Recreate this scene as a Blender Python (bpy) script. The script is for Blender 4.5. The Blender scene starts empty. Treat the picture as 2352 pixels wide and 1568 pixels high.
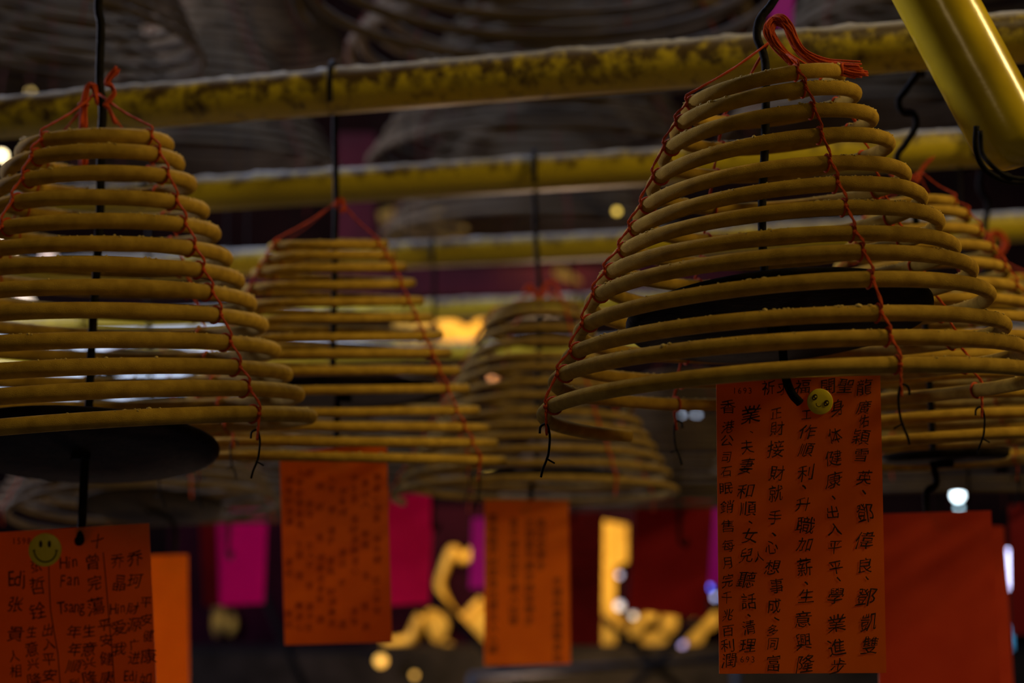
import bpy, bmesh, math, random
from mathutils import Vector, Matrix, noise

random.seed(7)
PI = math.pi
scene = bpy.context.scene
COL = scene.collection

# ---------------------------------------------------------------- camera
CAM = Vector((0.0, 0.0, 1.60))
PITCH = math.radians(5.5)
LENS = 54.9
FPX = LENS / 36.0 * 2352.0
cam_data = bpy.data.cameras.new('camera')
cam_data.lens = LENS
cam_data.sensor_width = 36.0
cam_data.clip_start = 0.05
cam_data.clip_end = 100
cam_data.dof.use_dof = True
cam_data.dof.focus_distance = 1.58
cam_data.dof.aperture_fstop = 2.8
cam_data.dof.aperture_blades = 9
cam = bpy.data.objects.new('camera', cam_data)
COL.objects.link(cam)
cam.location = CAM
cam.rotation_euler = (PI / 2 + PITCH, 0, 0)
scene.camera = cam

# ---------------------------------------------------------------- colour, world, lights
vs = scene.view_settings
vs.view_transform = 'Standard'
vs.look = 'None'
vs.exposure = -0.35
vs.gamma = 1.0
vs.use_curve_mapping = False

world = bpy.data.worlds.new('world')
scene.world = world
world.use_nodes = True
world.node_tree.nodes['Background'].inputs[0].default_value = (0.30, 0.32, 0.45, 1)
world.node_tree.nodes['Background'].inputs[1].default_value = 0.002


def lamp(name, kind, loc, energy, color, size=0.3, target=None, size_y=None, spot=None, blend=0.5):
    d = bpy.data.lights.new(name, kind)
    d.energy = energy
    d.color = color
    if kind == 'AREA':
        d.size = size
        if size_y:
            d.shape = 'RECTANGLE'
            d.size_y = size_y
    elif kind == 'SPOT':
        d.spot_size = spot
        d.spot_blend = blend
        d.shadow_soft_size = size
    else:
        d.shadow_soft_size = size
    o = bpy.data.objects.new(name, d)
    COL.objects.link(o)
    o.location = loc
    if target is not None:
        o.rotation_euler = (Vector(target) - Vector(loc)).to_track_quat('-Z', 'Y').to_euler()
    return o


WARM = (1.0, 0.70, 0.26)
lamp('hall_lamp_right', 'AREA', (2.5, 1.15, 3.2), 44.0, WARM, 0.40, (0.1, 1.9, 1.7))
lamp('hall_lamp_overhead', 'AREA', (0.7, 0.25, 4.9), 26.0, (1.0, 0.74, 0.30), 0.5, (0.0, 2.0, 1.7))
lamp('front_fill', 'AREA', (-0.6, -2.2, 2.2), 4.2, (1.0, 0.72, 0.34), 0.5, (0.0, 2.0, 1.6))  # unseen fill from the camera side, added to brighten cards and coil fronts
lamp('card_fill_left', 'SPOT', (-0.55, 2.45, 0.25), 34.0, (1.0, 0.66, 0.25), 0.15, (-0.72, 3.2, 1.33), spot=math.radians(30))  # unseen spot added to brighten the orange card behind the left coil
lamp('card_fill_far', 'SPOT', (0.25, 1.5, 0.2), 19.0, (1.0, 0.70, 0.25), 0.15, (0.03, 3.0, 1.38), spot=math.radians(22))  # another added spot, brightening the far orange card
lamp('skylight', 'AREA', (-0.6, 4.8, 5.5), 190.0, (0.50, 0.64, 1.0), 2.0, (0.0, 3.4, 1.8))
lamp('side_daylight', 'AREA', (-4.9, 5.4, 3.3), 330.0, (0.82, 0.80, 1.0), 1.0, (1.0, 4.6, 2.6))
lamp('gilt_fill_high', 'SPOT', (0.2, 6.9, 4.8), 1500.0, (1.0, 0.62, 0.17), 0.12, (0.25, 9.27, 0.90), spot=math.radians(29), blend=0.4)  # spot above the frame, added to brighten the gilt carvings
lamp('gilt_fill_low', 'AREA', (0.3, 7.2, 0.3), 45.0, (1.0, 0.62, 0.17), 0.6, (0.4, 9.2, 1.35))  # added fill hidden below the frame, lifting the gilt from beneath
lamp('card_back_fill', 'SPOT', (0.0, 6.4, 0.55), 120.0, (1.0, 0.66, 0.46), 0.25, (0.0, 4.5, 1.25), spot=math.radians(74), blend=0.35)  # added backlight below the frame so the translucent cards glow

# ---------------------------------------------------------------- helpers
CP, SP = math.cos(PITCH), math.sin(PITCH)


def at(px, py, y):
    """world point seen at photo pixel (px, py) at world depth y"""
    rx = (px - 1176.0) / FPX
    ru = (784.0 - py) / FPX
    v = Vector((rx, CP - ru * SP, SP + ru * CP))
    return CAM + v * (y / v.y)


def tag(o, label=None, cat=None, group=None, kind=None):
    if label:
        o['label'] = label
    if cat:
        o['category'] = cat
    if group:
        o['group'] = group
    if kind:
        o['kind'] = kind
    return o


def empty(name, loc, label=None, cat=None, group=None):
    o = bpy.data.objects.new(name, None)
    o.empty_display_size = 0.05
    o.location = loc
    COL.objects.link(o)
    return tag(o, label, cat, group)


class MB:
    def __init__(s):
        s.v = []
        s.f = []

    def tube(s, pts, r, n=8, cap=True, flat=None):
        pts = [Vector(p) for p in pts]
        m = len(pts)
        if m < 2:
            return
        rr = r if isinstance(r, (list, tuple)) else [r] * m
        t0 = (pts[1] - pts[0]).normalized()
        ref = Vector((0, 0, 1)) if abs(t0.z) < 0.9 else Vector((1, 0, 0))
        nrm = (ref - t0 * ref.dot(t0)).normalized()
        base = len(s.v)
        for i in range(m):
            a = pts[max(i - 1, 0)]
            b = pts[min(i + 1, m - 1)]
            t = (b - a)
            if t.length < 1e-9:
                t = t0
            t = t.normalized()
            nrm = (nrm - t * nrm.dot(t))
            if nrm.length < 1e-6:
                nrm = t.orthogonal()
            nrm = nrm.normalized()
            bn = t.cross(nrm)
            for k in range(n):
                ang = 2 * PI * k / n
                s.v.append(pts[i] + (nrm * math.cos(ang) + bn * math.sin(ang)) * rr[i])
        for i in range(m - 1):
            for k in range(n):
                a = base + i * n + k
                b = base + i * n + (k + 1) % n
                s.f.append((a, b, b + n, a + n))
        if cap:
            s.f.append(tuple(base + k for k in reversed(range(n))))
            s.f.append(tuple(base + (m - 1) * n + k for k in range(n)))

    def torus(s, c, axis, R, r, n=12, k=5):
        axis = Vector(axis).normalized()
        u = axis.orthogonal().normalized()
        w = axis.cross(u)
        base = len(s.v)
        for i in range(n):
            a = 2 * PI * i / n
            d = u * math.cos(a) + w * math.sin(a)
            for j in range(k):
                b = 2 * PI * j / k
                s.v.append(Vector(c) + d * (R + r * math.cos(b)) + axis * (r * math.sin(b)))
        for i in range(n):
            for j in range(k):
                s.f.append((base + i * k + j, base + ((i + 1) % n) * k + j,
                            base + ((i + 1) % n) * k + (j + 1) % k, base + i * k + (j + 1) % k))

    def box(s, c, sx, sy, sz, rot=None):
        c = Vector(c)
        base = len(s.v)
        for dz in (-1, 1):
            for dy in (-1, 1):
                for dx in (-1, 1):
                    p = Vector((dx * sx / 2, dy * sy / 2, dz * sz / 2))
                    if rot:
                        p = rot @ p
                    s.v.append(c + p)
        for f in ((0, 2, 3, 1), (4, 5, 7, 6), (0, 1, 5, 4), (2, 6, 7, 3), (0, 4, 6, 2), (1, 3, 7, 5)):
            s.f.append(tuple(base + i for i in f))

    def lathe(s, c, prof, n=32, mat=None):
        c = Vector(c)
        base = len(s.v)
        for (r, z) in prof:
            for k in range(n):
                a = 2 * PI * k / n
                p = Vector((r * math.cos(a), r * math.sin(a), z))
                if mat:
                    p = mat @ p
                s.v.append(c + p)
        m = len(prof)
        for i in range(m - 1):
            for k in range(n):
                a = base + i * n + k
                b = base + i * n + (k + 1) % n
                s.f.append((a, b, b + n, a + n))
        s.f.append(tuple(base + k for k in reversed(range(n))))
        s.f.append(tuple(base + (m - 1) * n + k for k in range(n)))

    def ball(s, c, r, n=10, sq=(1, 1, 1)):
        c = Vector(c)
        base = len(s.v)
        s.v.append(c + Vector((0, 0, r * sq[2])))
        for i in range(1, n // 2):
            th = PI * i / (n // 2)
            for k in range(n):
                a = 2 * PI * k / n
                s.v.append(c + Vector((r * sq[0] * math.sin(th) * math.cos(a), r * sq[1] * math.sin(th) * math.sin(a), r * sq[2] * math.cos(th))))
        s.v.append(c - Vector((0, 0, r * sq[2])))
        rows = n // 2 - 1
        for k in range(n):
            s.f.append((base, base + 1 + k, base + 1 + (k + 1) % n))
            last = base + 1 + (rows - 1) * n
            s.f.append((last + k, len(s.v) - 1, last + (k + 1) % n))
        for i in range(rows - 1):
            for k in range(n):
                a = base + 1 + i * n + k
                b = base + 1 + i * n + (k + 1) % n
                s.f.append((a, a + n, b + n, b))

    def prism(s, poly, d0, d1):
        """poly: list of (x, z) in the world XZ plane, extruded between depths d0 and d1"""
        base = len(s.v)
        n = len(poly)
        for y in (d0, d1):
            for (x, z) in poly:
                s.v.append(Vector((x, y, z)))
        s.f.append(tuple(base + i for i in range(n)))
        s.f.append(tuple(base + n + i for i in reversed(range(n))))
        for i in range(n):
            j = (i + 1) % n
            s.f.append((base + i, base + n + i, base + n + j, base + j))

    def build(s, name, mat, parent=None, smooth=True, origin=None):
        o0 = Vector(parent.location) if parent is not None and origin is None else Vector(origin or (0, 0, 0))
        if parent is not None and parent.parent is not None:
            q = parent
            o0 = Vector((0, 0, 0))
            while q is not None:
                o0 += Vector(q.location)
                q = q.parent
        me = bpy.data.meshes.new(name)
        me.from_pydata([tuple(p - o0) for p in s.v], [], s.f)
        if smooth:
            me.polygons.foreach_set('use_smooth', [True] * len(me.polygons))
        if mat:
            me.materials.append(mat)
        me.update()
        o = bpy.data.objects.new(name, me)
        COL.objects.link(o)
        if parent is not None:
            o.parent = parent
        elif origin is not None:
            o.location = o0
        return o


def children(o):
    return list(o.children)


def copy_tree(o, parent=None):
    c = o.copy()
    COL.objects.link(c)
    if parent is not None:
        c.parent = parent
    for ch in children(o):
        copy_tree(ch, c)
    return c


def smooth_path(pts, k=6):
    pts = [Vector(p) for p in pts]
    if len(pts) < 3:
        return pts
    out = []
    P = [pts[0] * 2 - pts[1]] + pts + [pts[-1] * 2 - pts[-2]]
    for i in range(1, len(P) - 2):
        p0, p1, p2, p3 = P[i - 1], P[i], P[i + 1], P[i + 2]
        for j in range(k):
            t = j / k
            out.append(0.5 * ((2 * p1) + (p2 - p0) * t + (2 * p0 - 5 * p1 + 4 * p2 - p3) * t * t + (3 * p1 - p0 - 3 * p2 + p3) * t ** 3))
    out.append(pts[-1])
    return out


# ---------------------------------------------------------------- materials
def new_mat(name):
    m = bpy.data.materials.new(name)
    m.use_nodes = True
    nt = m.node_tree
    b = nt.nodes['Principled BSDF']
    return m, nt, b


def noisy(name, c1, c2, scale=20, rough=0.8, bump=0.0, bscale=300, metallic=0.0, detail=4, spec=0.3, lo=0.35, hi=0.65):
    m, nt, b = new_mat(name)
    tc = nt.nodes.new('ShaderNodeTexCoord')
    n = nt.nodes.new('ShaderNodeTexNoise')
    n.inputs['Scale'].default_value = scale
    n.inputs['Detail'].default_value = detail
    r = nt.nodes.new('ShaderNodeValToRGB')
    r.color_ramp.elements[0].position = lo
    r.color_ramp.elements[0].color = (*c1, 1)
    r.color_ramp.elements[1].position = hi
    r.color_ramp.elements[1].color = (*c2, 1)
    nt.links.new(tc.outputs['Object'], n.inputs['Vector'])
    nt.links.new(n.outputs['Fac'], r.inputs['Fac'])
    nt.links.new(r.outputs['Color'], b.inputs['Base Color'])
    b.inputs['Roughness'].default_value = rough
    b.inputs['Metallic'].default_value = metallic
    b.inputs['Specular IOR Level'].default_value = spec
    if bump:
        n2 = nt.nodes.new('ShaderNodeTexNoise')
        n2.inputs['Scale'].default_value = bscale
        n2.inputs['Detail'].default_value = 3
        bp = nt.nodes.new('ShaderNodeBump')
        bp.inputs['Strength'].default_value = bump
        bp.inputs['Distance'].default_value = 0.002
        nt.links.new(tc.outputs['Object'], n2.inputs['Vector'])
        nt.links.new(n2.outputs['Fac'], bp.inputs['Height'])
        nt.links.new(bp.outputs['Normal'], b.inputs['Normal'])
    return m


def emit(name, color, strength):
    m, nt, b = new_mat(name)
    b.inputs['Base Color'].default_value = (*color, 1)
    b.inputs['Emission Color'].default_value = (*color, 1)
    b.inputs['Emission Strength'].default_value = strength
    return m


def paper(name, c1, c2, trans=0.35, rough=0.38):
    """laminated coloured card: slightly glossy, lets some light through"""
    m = noisy(name, c1, c2, scale=14, rough=rough, bump=0.10, bscale=60, spec=0.35)
    nt = m.node_tree
    b = nt.nodes['Principled BSDF']
    out = nt.nodes['Material Output']
    tr = nt.nodes.new('ShaderNodeBsdfTranslucent')
    tr.inputs['Color'].default_value = (*c2, 1)
    mx = nt.nodes.new('ShaderNodeMixShader')
    mx.inputs[0].default_value = trans
    nt.links.new(b.outputs[0], mx.inputs[1])
    nt.links.new(tr.outputs[0], mx.inputs[2])
    nt.links.new(mx.outputs[0], out.inputs['Surface'])
    return m


M = {}
M['incense'] = noisy('incense', (0.40, 0.240, 0.030), (0.56, 0.350, 0.048), 60, 0.9, 0.75, 1300, spec=0.12)
M['crumb'] = noisy('incense_crumb', (0.50, 0.36, 0.10), (0.62, 0.47, 0.16), 200, 0.95, 0)
M['incense_far'] = noisy('incense_shaded', (0.070, 0.050, 0.030), (0.12, 0.088, 0.054), 8, 0.9, 0.0, spec=0.1)  # darkened incense copy; dimness of the distant coils put into the colour
M['dim_thread'] = noisy('red_thread_shaded', (0.10, 0.014, 0.010), (0.15, 0.022, 0.014), 90, 0.9, 0)  # red thread darkened; weak light on the far strings put into its colour
M['incense_dim'] = noisy('incense_dim', (0.20, 0.125, 0.035), (0.29, 0.19, 0.055), 60, 0.95, 0.3, 300, spec=0.05)  # half-bright incense copy; the far coil's weaker light is in its colour
M['dim_gilt'] = noisy('dim_gilt', (0.10, 0.055, 0.012), (0.42, 0.26, 0.04), 9, 0.7, lo=0.45, hi=0.6)  # dimmer copy of the gilt; weaker light painted into its colour
M['thread'] = noisy('red_thread', (0.44, 0.050, 0.009), (0.60, 0.085, 0.014), 900, 0.8, 0.5, 1500, spec=0.2)
M['wire'] = noisy('black_wire', (0.004, 0.004, 0.005), (0.012, 0.010, 0.009), 120, 0.7, 0.3, 300, spec=0.07)
M['tray'] = noisy('sooty_tray', (0.005, 0.004, 0.003), (0.016, 0.011, 0.006), 40, 0.8, 0.4, 200, spec=0.08)
M['ink'] = noisy('ink', (0.018, 0.007, 0.004), (0.050, 0.015, 0.006), 300, 0.6)
M['stamp_ink'] = noisy('stamp_ink', (0.05, 0.012, 0.012), (0.09, 0.02, 0.014), 300, 0.6)
M['faint_ink'] = noisy('faint_ink', (0.30, 0.045, 0.006), (0.40, 0.065, 0.006), 300, 0.6)
M['orange'] = paper('orange_card', (0.74, 0.165, 0.006), (0.84, 0.205, 0.008))
M['red'] = paper('red_card', (0.58, 0.058, 0.022), (0.68, 0.078, 0.028))
M['magenta'] = paper('magenta_card', (0.62, 0.015, 0.20), (0.85, 0.04, 0.30), 0.6)
M['purple'] = paper('purple_card', (0.42, 0.03, 0.36), (0.66, 0.07, 0.56), 0.6)
M['crimson'] = paper('crimson_card', (0.42, 0.018, 0.022), (0.52, 0.026, 0.030))
M['fuchsia'] = paper('fuchsia_card', (0.58, 0.012, 0.30), (0.80, 0.03, 0.42), 0.6)
M['maroon'] = paper('maroon_card', (0.26, 0.010, 0.022), (0.33, 0.016, 0.028), 0.25)
M['badge'] = noisy('yellow_badge', (0.92, 0.74, 0.02), (0.97, 0.80, 0.03), 40, 0.4, 0, spec=0.4)
M['gilt'] = noisy('gilt_carving', (0.62, 0.36, 0.05), (0.86, 0.55, 0.10), 12, 0.45, 0.3, 30, metallic=0.25)
M['lacquer'] = noisy('dark_lacquer', (0.010, 0.002, 0.006), (0.020, 0.003, 0.010), 3, 0.9, spec=0.02)
M['dark_wood'] = noisy('dark_wood', (0.008, 0.007, 0.008), (0.018, 0.015, 0.017), 6, 0.85, spec=0.04)
M['steel'] = noisy('dull_steel', (0.03, 0.03, 0.04), (0.06, 0.06, 0.075), 20, 0.5, spec=0.3)
M['wall'] = noisy('smoky_wall', (0.012, 0.006, 0.007), (0.022, 0.010, 0.011), 2, 0.95, spec=0.02)
M['ceiling'] = noisy('smoky_ceiling', (0.03, 0.02, 0.016), (0.05, 0.035, 0.03), 2, 0.9)
M['floor'] = noisy('stone_floor', (0.05, 0.045, 0.045), (0.09, 0.08, 0.08), 3, 0.7)
M['banner'] = noisy('maroon_cloth', (0.035, 0.001, 0.006), (0.06, 0.002, 0.009), 4, 0.9)
M['daylight'] = emit('daylight_glass', (0.62, 0.75, 1.0), 1.6)


def make_pole_mat(name, slope, offset):
    m, nt, b = new_mat(name)
    L = nt.links
    tc = nt.nodes.new('ShaderNodeTexCoord')
    geo = nt.nodes.new('ShaderNodeNewGeometry')
    sep = nt.nodes.new('ShaderNodeSeparateXYZ')
    L.new(geo.outputs['Normal'], sep.inputs[0])
    n = nt.nodes.new('ShaderNodeTexNoise')
    n.inputs['Scale'].default_value = 38
    n.inputs['Detail'].default_value = 6
    n.inputs['Roughness'].default_value = 0.65
    L.new(tc.outputs['Object'], n.inputs['Vector'])
    r = nt.nodes.new('ShaderNodeValToRGB')
    r.color_ramp.elements[0].position = 0.40
    r.color_ramp.elements[0].color = (0.075, 0.045, 0.014, 1)
    r.color_ramp.elements[1].position = 0.60
    r.color_ramp.elements[1].color = (0.60, 0.47, 0.020, 1)
    L.new(n.outputs['Fac'], r.inputs['Fac'])
    # grime is thicker on the upper flank of the tube, clean paint below
    ad = nt.nodes.new('ShaderNodeMath')
    ad.operation = 'MULTIPLY_ADD'
    ad.inputs[1].default_value = slope
    L.new(sep.outputs['Z'], ad.inputs[0])
    L.new(n.outputs['Fac'], ad.inputs[2])
    ad2 = nt.nodes.new('ShaderNodeMath')
    ad2.operation = 'ADD'
    ad2.inputs[1].default_value = offset
    L.new(ad.outputs[0], ad2.inputs[0])
    L.new(ad2.outputs[0], r.inputs['Fac'])
    # settled ash lies on the upward side
    mr = nt.nodes.new('ShaderNodeMapRange')
    mr.inputs['From Min'].default_value = 0.55
    mr.inputs['From Max'].default_value = 0.90
    L.new(sep.outputs['Z'], mr.inputs['Value'])
    mix = nt.nodes.new('ShaderNodeMix')
    mix.data_type = 'RGBA'
    L.new(mr.outputs[0], mix.inputs['Factor'])
    L.new(r.outputs['Color'], mix.inputs['A'])
    mix.inputs['B'].default_value = (0.42, 0.40, 0.36, 1)
    L.new(mix.outputs['Result'], b.inputs['Base Color'])
    rr = nt.nodes.new('ShaderNodeMapRange')
    rr.inputs['From Min'].default_value = 0.3
    rr.inputs['From Max'].default_value = 0.8
    rr.inputs['To Min'].default_value = 0.38
    rr.inputs['To Max'].default_value = 0.95
    L.new(sep.outputs['Z'], rr.inputs['Value'])
    L.new(rr.outputs[0], b.inputs['Roughness'])
    bp = nt.nodes.new('ShaderNodeBump')
    bp.inputs['Strength'].default_value = 0.4
    bp.inputs['Distance'].default_value = 0.003
    L.new(n.outputs['Fac'], bp.inputs['Height'])
    L.new(bp.outputs['Normal'], b.inputs['Normal'])
    return m


M['pole'] = make_pole_mat('yellow_pole_paint', -0.28, 0.13)
M['crusty_pole'] = make_pole_mat('crusty_yellow_pole_paint', -0.16, -0.01)
M['glossy_pole'] = noisy('glossy_yellow_paint', (0.44, 0.30, 0.012), (0.72, 0.54, 0.020), 9, 0.22, 0.12, 60, spec=0.6, lo=0.30, hi=0.5)

# ---------------------------------------------------------------- the hall
bm = MB(); bm.box((0, 4, -0.05), 12, 15, 0.1); tag(bm.build('floor', M['floor'], smooth=False), kind='structure')
bm = MB(); bm.box((0, 4, 5.75), 12, 15, 0.1); tag(bm.build('ceiling', M['ceiling'], smooth=False), kind='structure')
bm = MB(); bm.box((0, 11.05, 2.85), 12, 0.1, 5.7); tag(bm.build('wall_back', M['wall'], smooth=False), kind='structure')
bm = MB(); bm.box((-5.55, 4, 2.85), 0.1, 14, 5.7); tag(bm.build('wall_left', M['wall'], smooth=False), kind='structure')
bm = MB(); bm.box((5.55, 4, 2.85), 0.1, 14, 5.7); tag(bm.build('wall_right', M['wall'], smooth=False), kind='structure')


def window(name, x0, x1, y0, y1, d, bars):
    a = at(x0, y1, d); c = at(x1, y0, d)
    w = c.x - a.x; h = c.z - a.z
    m = MB()
    m.box(((a.x + c.x) / 2, d + 0.02, (a.z + c.z) / 2), w, 0.01, h)
    o = m.build(name, M['daylight'], smooth=False)
    tag(o, kind='structure')
    f = MB()
    cx, cz = (a.x + c.x) / 2, (a.z + c.z) / 2
    for s in (-1, 1):
        f.box((cx, d - 0.01, cz + s * h / 2), w + 0.08, 0.05, 0.04)
        f.box((cx + s * w / 2, d - 0.01, cz), 0.04, 0.05, h + 0.04)
    for k in range(1, bars):
        f.box((a.x + w * k / bars, d - 0.01, cz), 0.03, 0.03, h)
    fr = f.build('window_frame', M['dark_wood'], smooth=False)
    fr.parent = o
    return o


window('window_1', -260, 560, 716, 952, 10.9, 7)
window('window_2', 640, 1092, 782, 826, 10.9, 4)

# ---------------------------------------------------------------- the yellow poles
POLE_H = at(1176, 178, 2.27).z
POLE_R = 0.035
SLOPE = -0.30
PDIR = Vector((1, SLOPE, 0)).normalized()


def pole_y_at(yc, x):
    return yc + SLOPE * x


def pole_h(yc):
    return POLE_H + (0.07 if yc < 2 else 0.0)


def make_pole(yc, x0, x1, label, seed, bumps=0.004):
    H = pole_h(yc)
    root = empty('yellow_pole', (0, yc, H), label, 'pole')
    m = MB()
    n = 28
    seg = int((x1 - x0) / 0.008) if yc < 3.2 else int((x1 - x0) / 0.03)
    nr = PDIR.cross(Vector((0, 0, 1))).normalized()
    for i in range(seg + 1):
        x = x0 + (x1 - x0) * i / seg
        c = Vector((x, pole_y_at(yc, x), H))
        for k in range(n):
            a = 2 * PI * k / n
            up = max(0.0, math.sin(a))
            q = noise.noise(Vector((x * 24 + seed, a * 1.5, seed))) + 0.5 * noise.noise(Vector((x * 80, a * 3, seed)))
            r = POLE_R + bumps * max(0.0, q) * up ** 3 * 1.6
            m.v.append(c + (nr * math.cos(a) + Vector((0, 0, 1)) * math.sin(a)) * r)
    for i in range(seg):
        for k in range(n):
            a = i * n + k
            b = i * n + (k + 1) % n
            m.f.append((a, b, b + n, a + n))
    m.f.append(tuple(reversed(range(n))))
    m.f.append(tuple(seg * n + k for k in range(n)))
    m.build('tube', M['crusty_pole'] if yc < 2.5 else M['pole'], root)
    return root


P_Y = [1.688, 2.27, 2.99, 3.93, 5.16, 6.65]
make_pole(P_Y[0], -2.2, 2.2, 'nearest yellow pole above the top edge, carrying the two front coils', 1.3)
make_pole(P_Y[1], -2.6, 2.6, 'thickest visible crusty yellow pole crossing the whole upper picture', 4.1)
make_pole(P_Y[2], -3.2, 3.2, 'second yellow pole below the crusty one, clean bright yellow with grey dusty top', 7.7)
make_pole(P_Y[3], -3.6, 3.6, 'third yellow pole down, blurred, just above the maroon strip', 9.2)
make_pole(P_Y[4], -4.2, 4.2, 'fourth yellow pole down, dull and blurred, touching the far coil with red bow', 12.2)
make_pole(P_Y[5], -4.8, 4.8, 'farthest faint yellow pole, level with the bright window strip', 15.2)

# slanting glossy tube at the upper right
r_ = 0.0352
d_ = 1.43
e1 = at(2322, 322, d_)
e0 = at(2150, 0, d_)
dirv = (e0 - e1).normalized()
tube_root = empty('slanting_tube', e1, 'thick glossy yellow tube slanting down at the upper right corner', 'tube')
pts, rad = [], []
for k in range(7):
    a = PI / 2 * k / 6
    pts.append(e1 - dirv * (r_ * 0.75 * math.cos(a)))
    rad.append(max(0.0015, r_ * math.sin(a)))
for k in range(1, 40):
    pts.append(e1 + dirv * (0.02 * k))
    rad.append(r_)
m = MB(); m.tube(pts, rad, 40); m.build('tube', M['glossy_pole'], tube_root)
# black wire bound under its lower end
tw = MB()
tw.tube(smooth_path([at(2243, 290, 1.40), at(2242, 345, 1.40), at(2262, 388, 1.40), at(2300, 412, 1.41), at(2345, 418, 1.43), at(2400, 405, 1.45)]), 0.0028, 10)
tw.tube(smooth_path([at(2252, 300, 1.39), at(2256, 350, 1.39), at(2278, 380, 1.38), at(2312, 404, 1.385), at(2360, 410, 1.40), at(2410, 400, 1.43)]), 0.0022, 10)
tw.tube(smooth_path([at(2300, 402, 1.385), at(2318, 412, 1.39), at(2322, 405, 1.40), at(2308, 398, 1.40)]), 0.002, 8)
o = tw.build('binding_wire', M['wire'], origin=at(2300, 412, 1.41))
tag(o, 'black wire bound around the lower end of the slanting yellow tube', 'wire')


# ---------------------------------------------------------------- rods with ash trays
def tray_mesh(c, R, tiltx, roll, th=0.010):
    mat = Matrix.Rotation(roll, 3, 'Y') @ Matrix.Rotation(tiltx, 3, 'X')
    t = MB()
    prof = [(0.004, -th * 0.5), (R * 0.5, -th * 0.5), (R * 0.94, -th * 0.45), (R * 0.985, -th * 0.2), (R, th * 0.2), (R, th * 0.6),
            (R * 0.985, th * 0.6), (R * 0.96, th * 0.1), (R * 0.5, 0.0), (0.004, 0.0)]
    t.lathe(c, prof, 72, mat)
    return t


def make_rod(px_pts, d, pole, label, tray=None, lower=None, r=0.0045, hook_x=None, group=None):
    """px_pts from top to the tray; hooks over its pole; tray = (px, py, R, tilt, roll); lower = px path of the bottom hook"""
    rp = [at(x, y, d) for (x, y) in px_pts]
    top = rp[0]
    root = empty('hanging_rod', at(px_pts[-1][0], px_pts[-1][1], d), label, 'rod', group)
    body = []
    if pole is not None:
        hx = top.x if hook_x is None else hook_x
        py = pole_y_at(pole, hx)
        R = POLE_R + r + 0.0045
        H = pole_h(pole)
        arc = []
        for k in range(-2, 10):
            a = PI * k / 9
            if k < 0:
                arc.append(Vector((hx, py - R, H + 0.013 * k)))
            else:
                arc.append(Vector((hx, py - R * math.cos(a), H + R * math.sin(a))))
        arc.append(Vector((hx, py + R, H - 0.03)))
        body = arc
    path = body + rp
    m = MB(); m.tube(smooth_path(path, 5), r, 12); m.build('rod', M['wire'], root)
    if tray:
        tx, ty, R, tl, rl = tray
        t = tray_mesh(at(tx, ty, d), R, tl, rl)
        t.build('ash_tray', M['tray'], root)
        n = MB()
        mat = Matrix.Rotation(rl, 3, 'Y') @ Matrix.Rotation(tl, 3, 'X')
        n.lathe(at(tx, ty, d), [(0.011, -0.014), (0.012, -0.012), (0.012, -0.004), (0.008, -0.003)], 6, mat)
        n.build('nut', M['wire'], root, smooth=False)
    if lower:
        m = MB(); m.tube(smooth_path([at(*p) for p in lower], 6), r, 12); m.build('lower_hook', M['wire'], root)
    return root


T = math.radians
make_rod([(231, -60), (226, 20), (232, 60), (229, 180), (236, 255), (232, 330), (230, 480), (222, 620), (210, 800), (203, 960), (198, 1035)],
         1.88, P_Y[0], 'black rod with big tilted ash tray below the left coil', tray=(186, 1031, 0.164, T(-13.5), T(-1.0)),
         lower=[(197, 1040, 1.88), (194, 1080, 1.877), (190, 1170, 1.872), (187, 1215, 1.868), (184, 1240, 1.862), (178, 1243, 1.858)], r=0.0053)
make_rod([(1800, -60), (1775, 5), (1745, 45), (1739, 85), (1753, 122), (1759, 170), (1757, 330), (1750, 480), (1754, 600), (1765, 680), (1790, 742)],
         1.645, P_Y[0], 'black rod through the big right coil, ash tray inside its lower rings', tray=(1787, 738, 0.161, T(-10.5), T(-2.5)),
         lower=[(1795, 760, 1.645), (1800, 830, 1.64), (1806, 872, 1.633), (1820, 905, 1.625), (1838, 925, 1.620)], r=0.0046)
make_rod([(770, 260), (770, 330), (772, 470), (769, 600), (766, 760), (764, 880), (772, 905)],
         2.385, P_Y[1], 'black rod hooked over the crusty pole, down through the middle coil', tray=(790, 904, 0.150, T(-4), T(-1)),
         lower=[(776, 915, 2.385), (772, 1010, 2.38), (770, 1045, 2.372), (766, 1072, 2.366)], r=0.0047)
make_rod([(1226, 440), (1229, 470), (1232, 560), (1240, 690), (1236, 860), (1234, 1000), (1232, 1088)],
         3.03, P_Y[2], 'black rod hooked over the second pole, down through the blurred far coil', tray=(1250, 1092, 0.150, T(-2), T(0)),
         lower=[(1222, 1095, 3.03), (1218, 1150, 3.0), (1208, 1178, 2.995), (1196, 1172, 2.99)], r=0.0050)
make_rod([(2122, 130), (2108, 168), (2082, 205), (2064, 232), (2072, 256), (2098, 262), (2104, 290), (2080, 330), (2060, 366), (2090, 430), (2110, 560), (2130, 800), (2140, 960), (2144, 1050)],
         2.13, P_Y[1], 'crooked black rod right of the big coil, its tray above the plain red card', tray=(2170, 1050, 0.085, T(-3), T(-2)),
         lower=[(2142, 1060, 2.13), (2150, 1110, 2.125), (2128, 1130, 2.115), (2130, 1175, 2.112), (2142, 1205, 2.11), (2152, 1216, 2.107)], r=0.0047)
make_rod([(2252, 380), (2250, 430), (2270, 470), (2262, 520), (2262, 600), (2270, 800), (2275, 980), (2280, 1060)],
         2.79, P_Y[2], 'black rod beneath the slanting tube at the right edge', tray=(2300, 1068, 0.14, T(-4), T(0)), r=0.0055, hook_x=at(2218, 300, 2.75).x)
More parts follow.
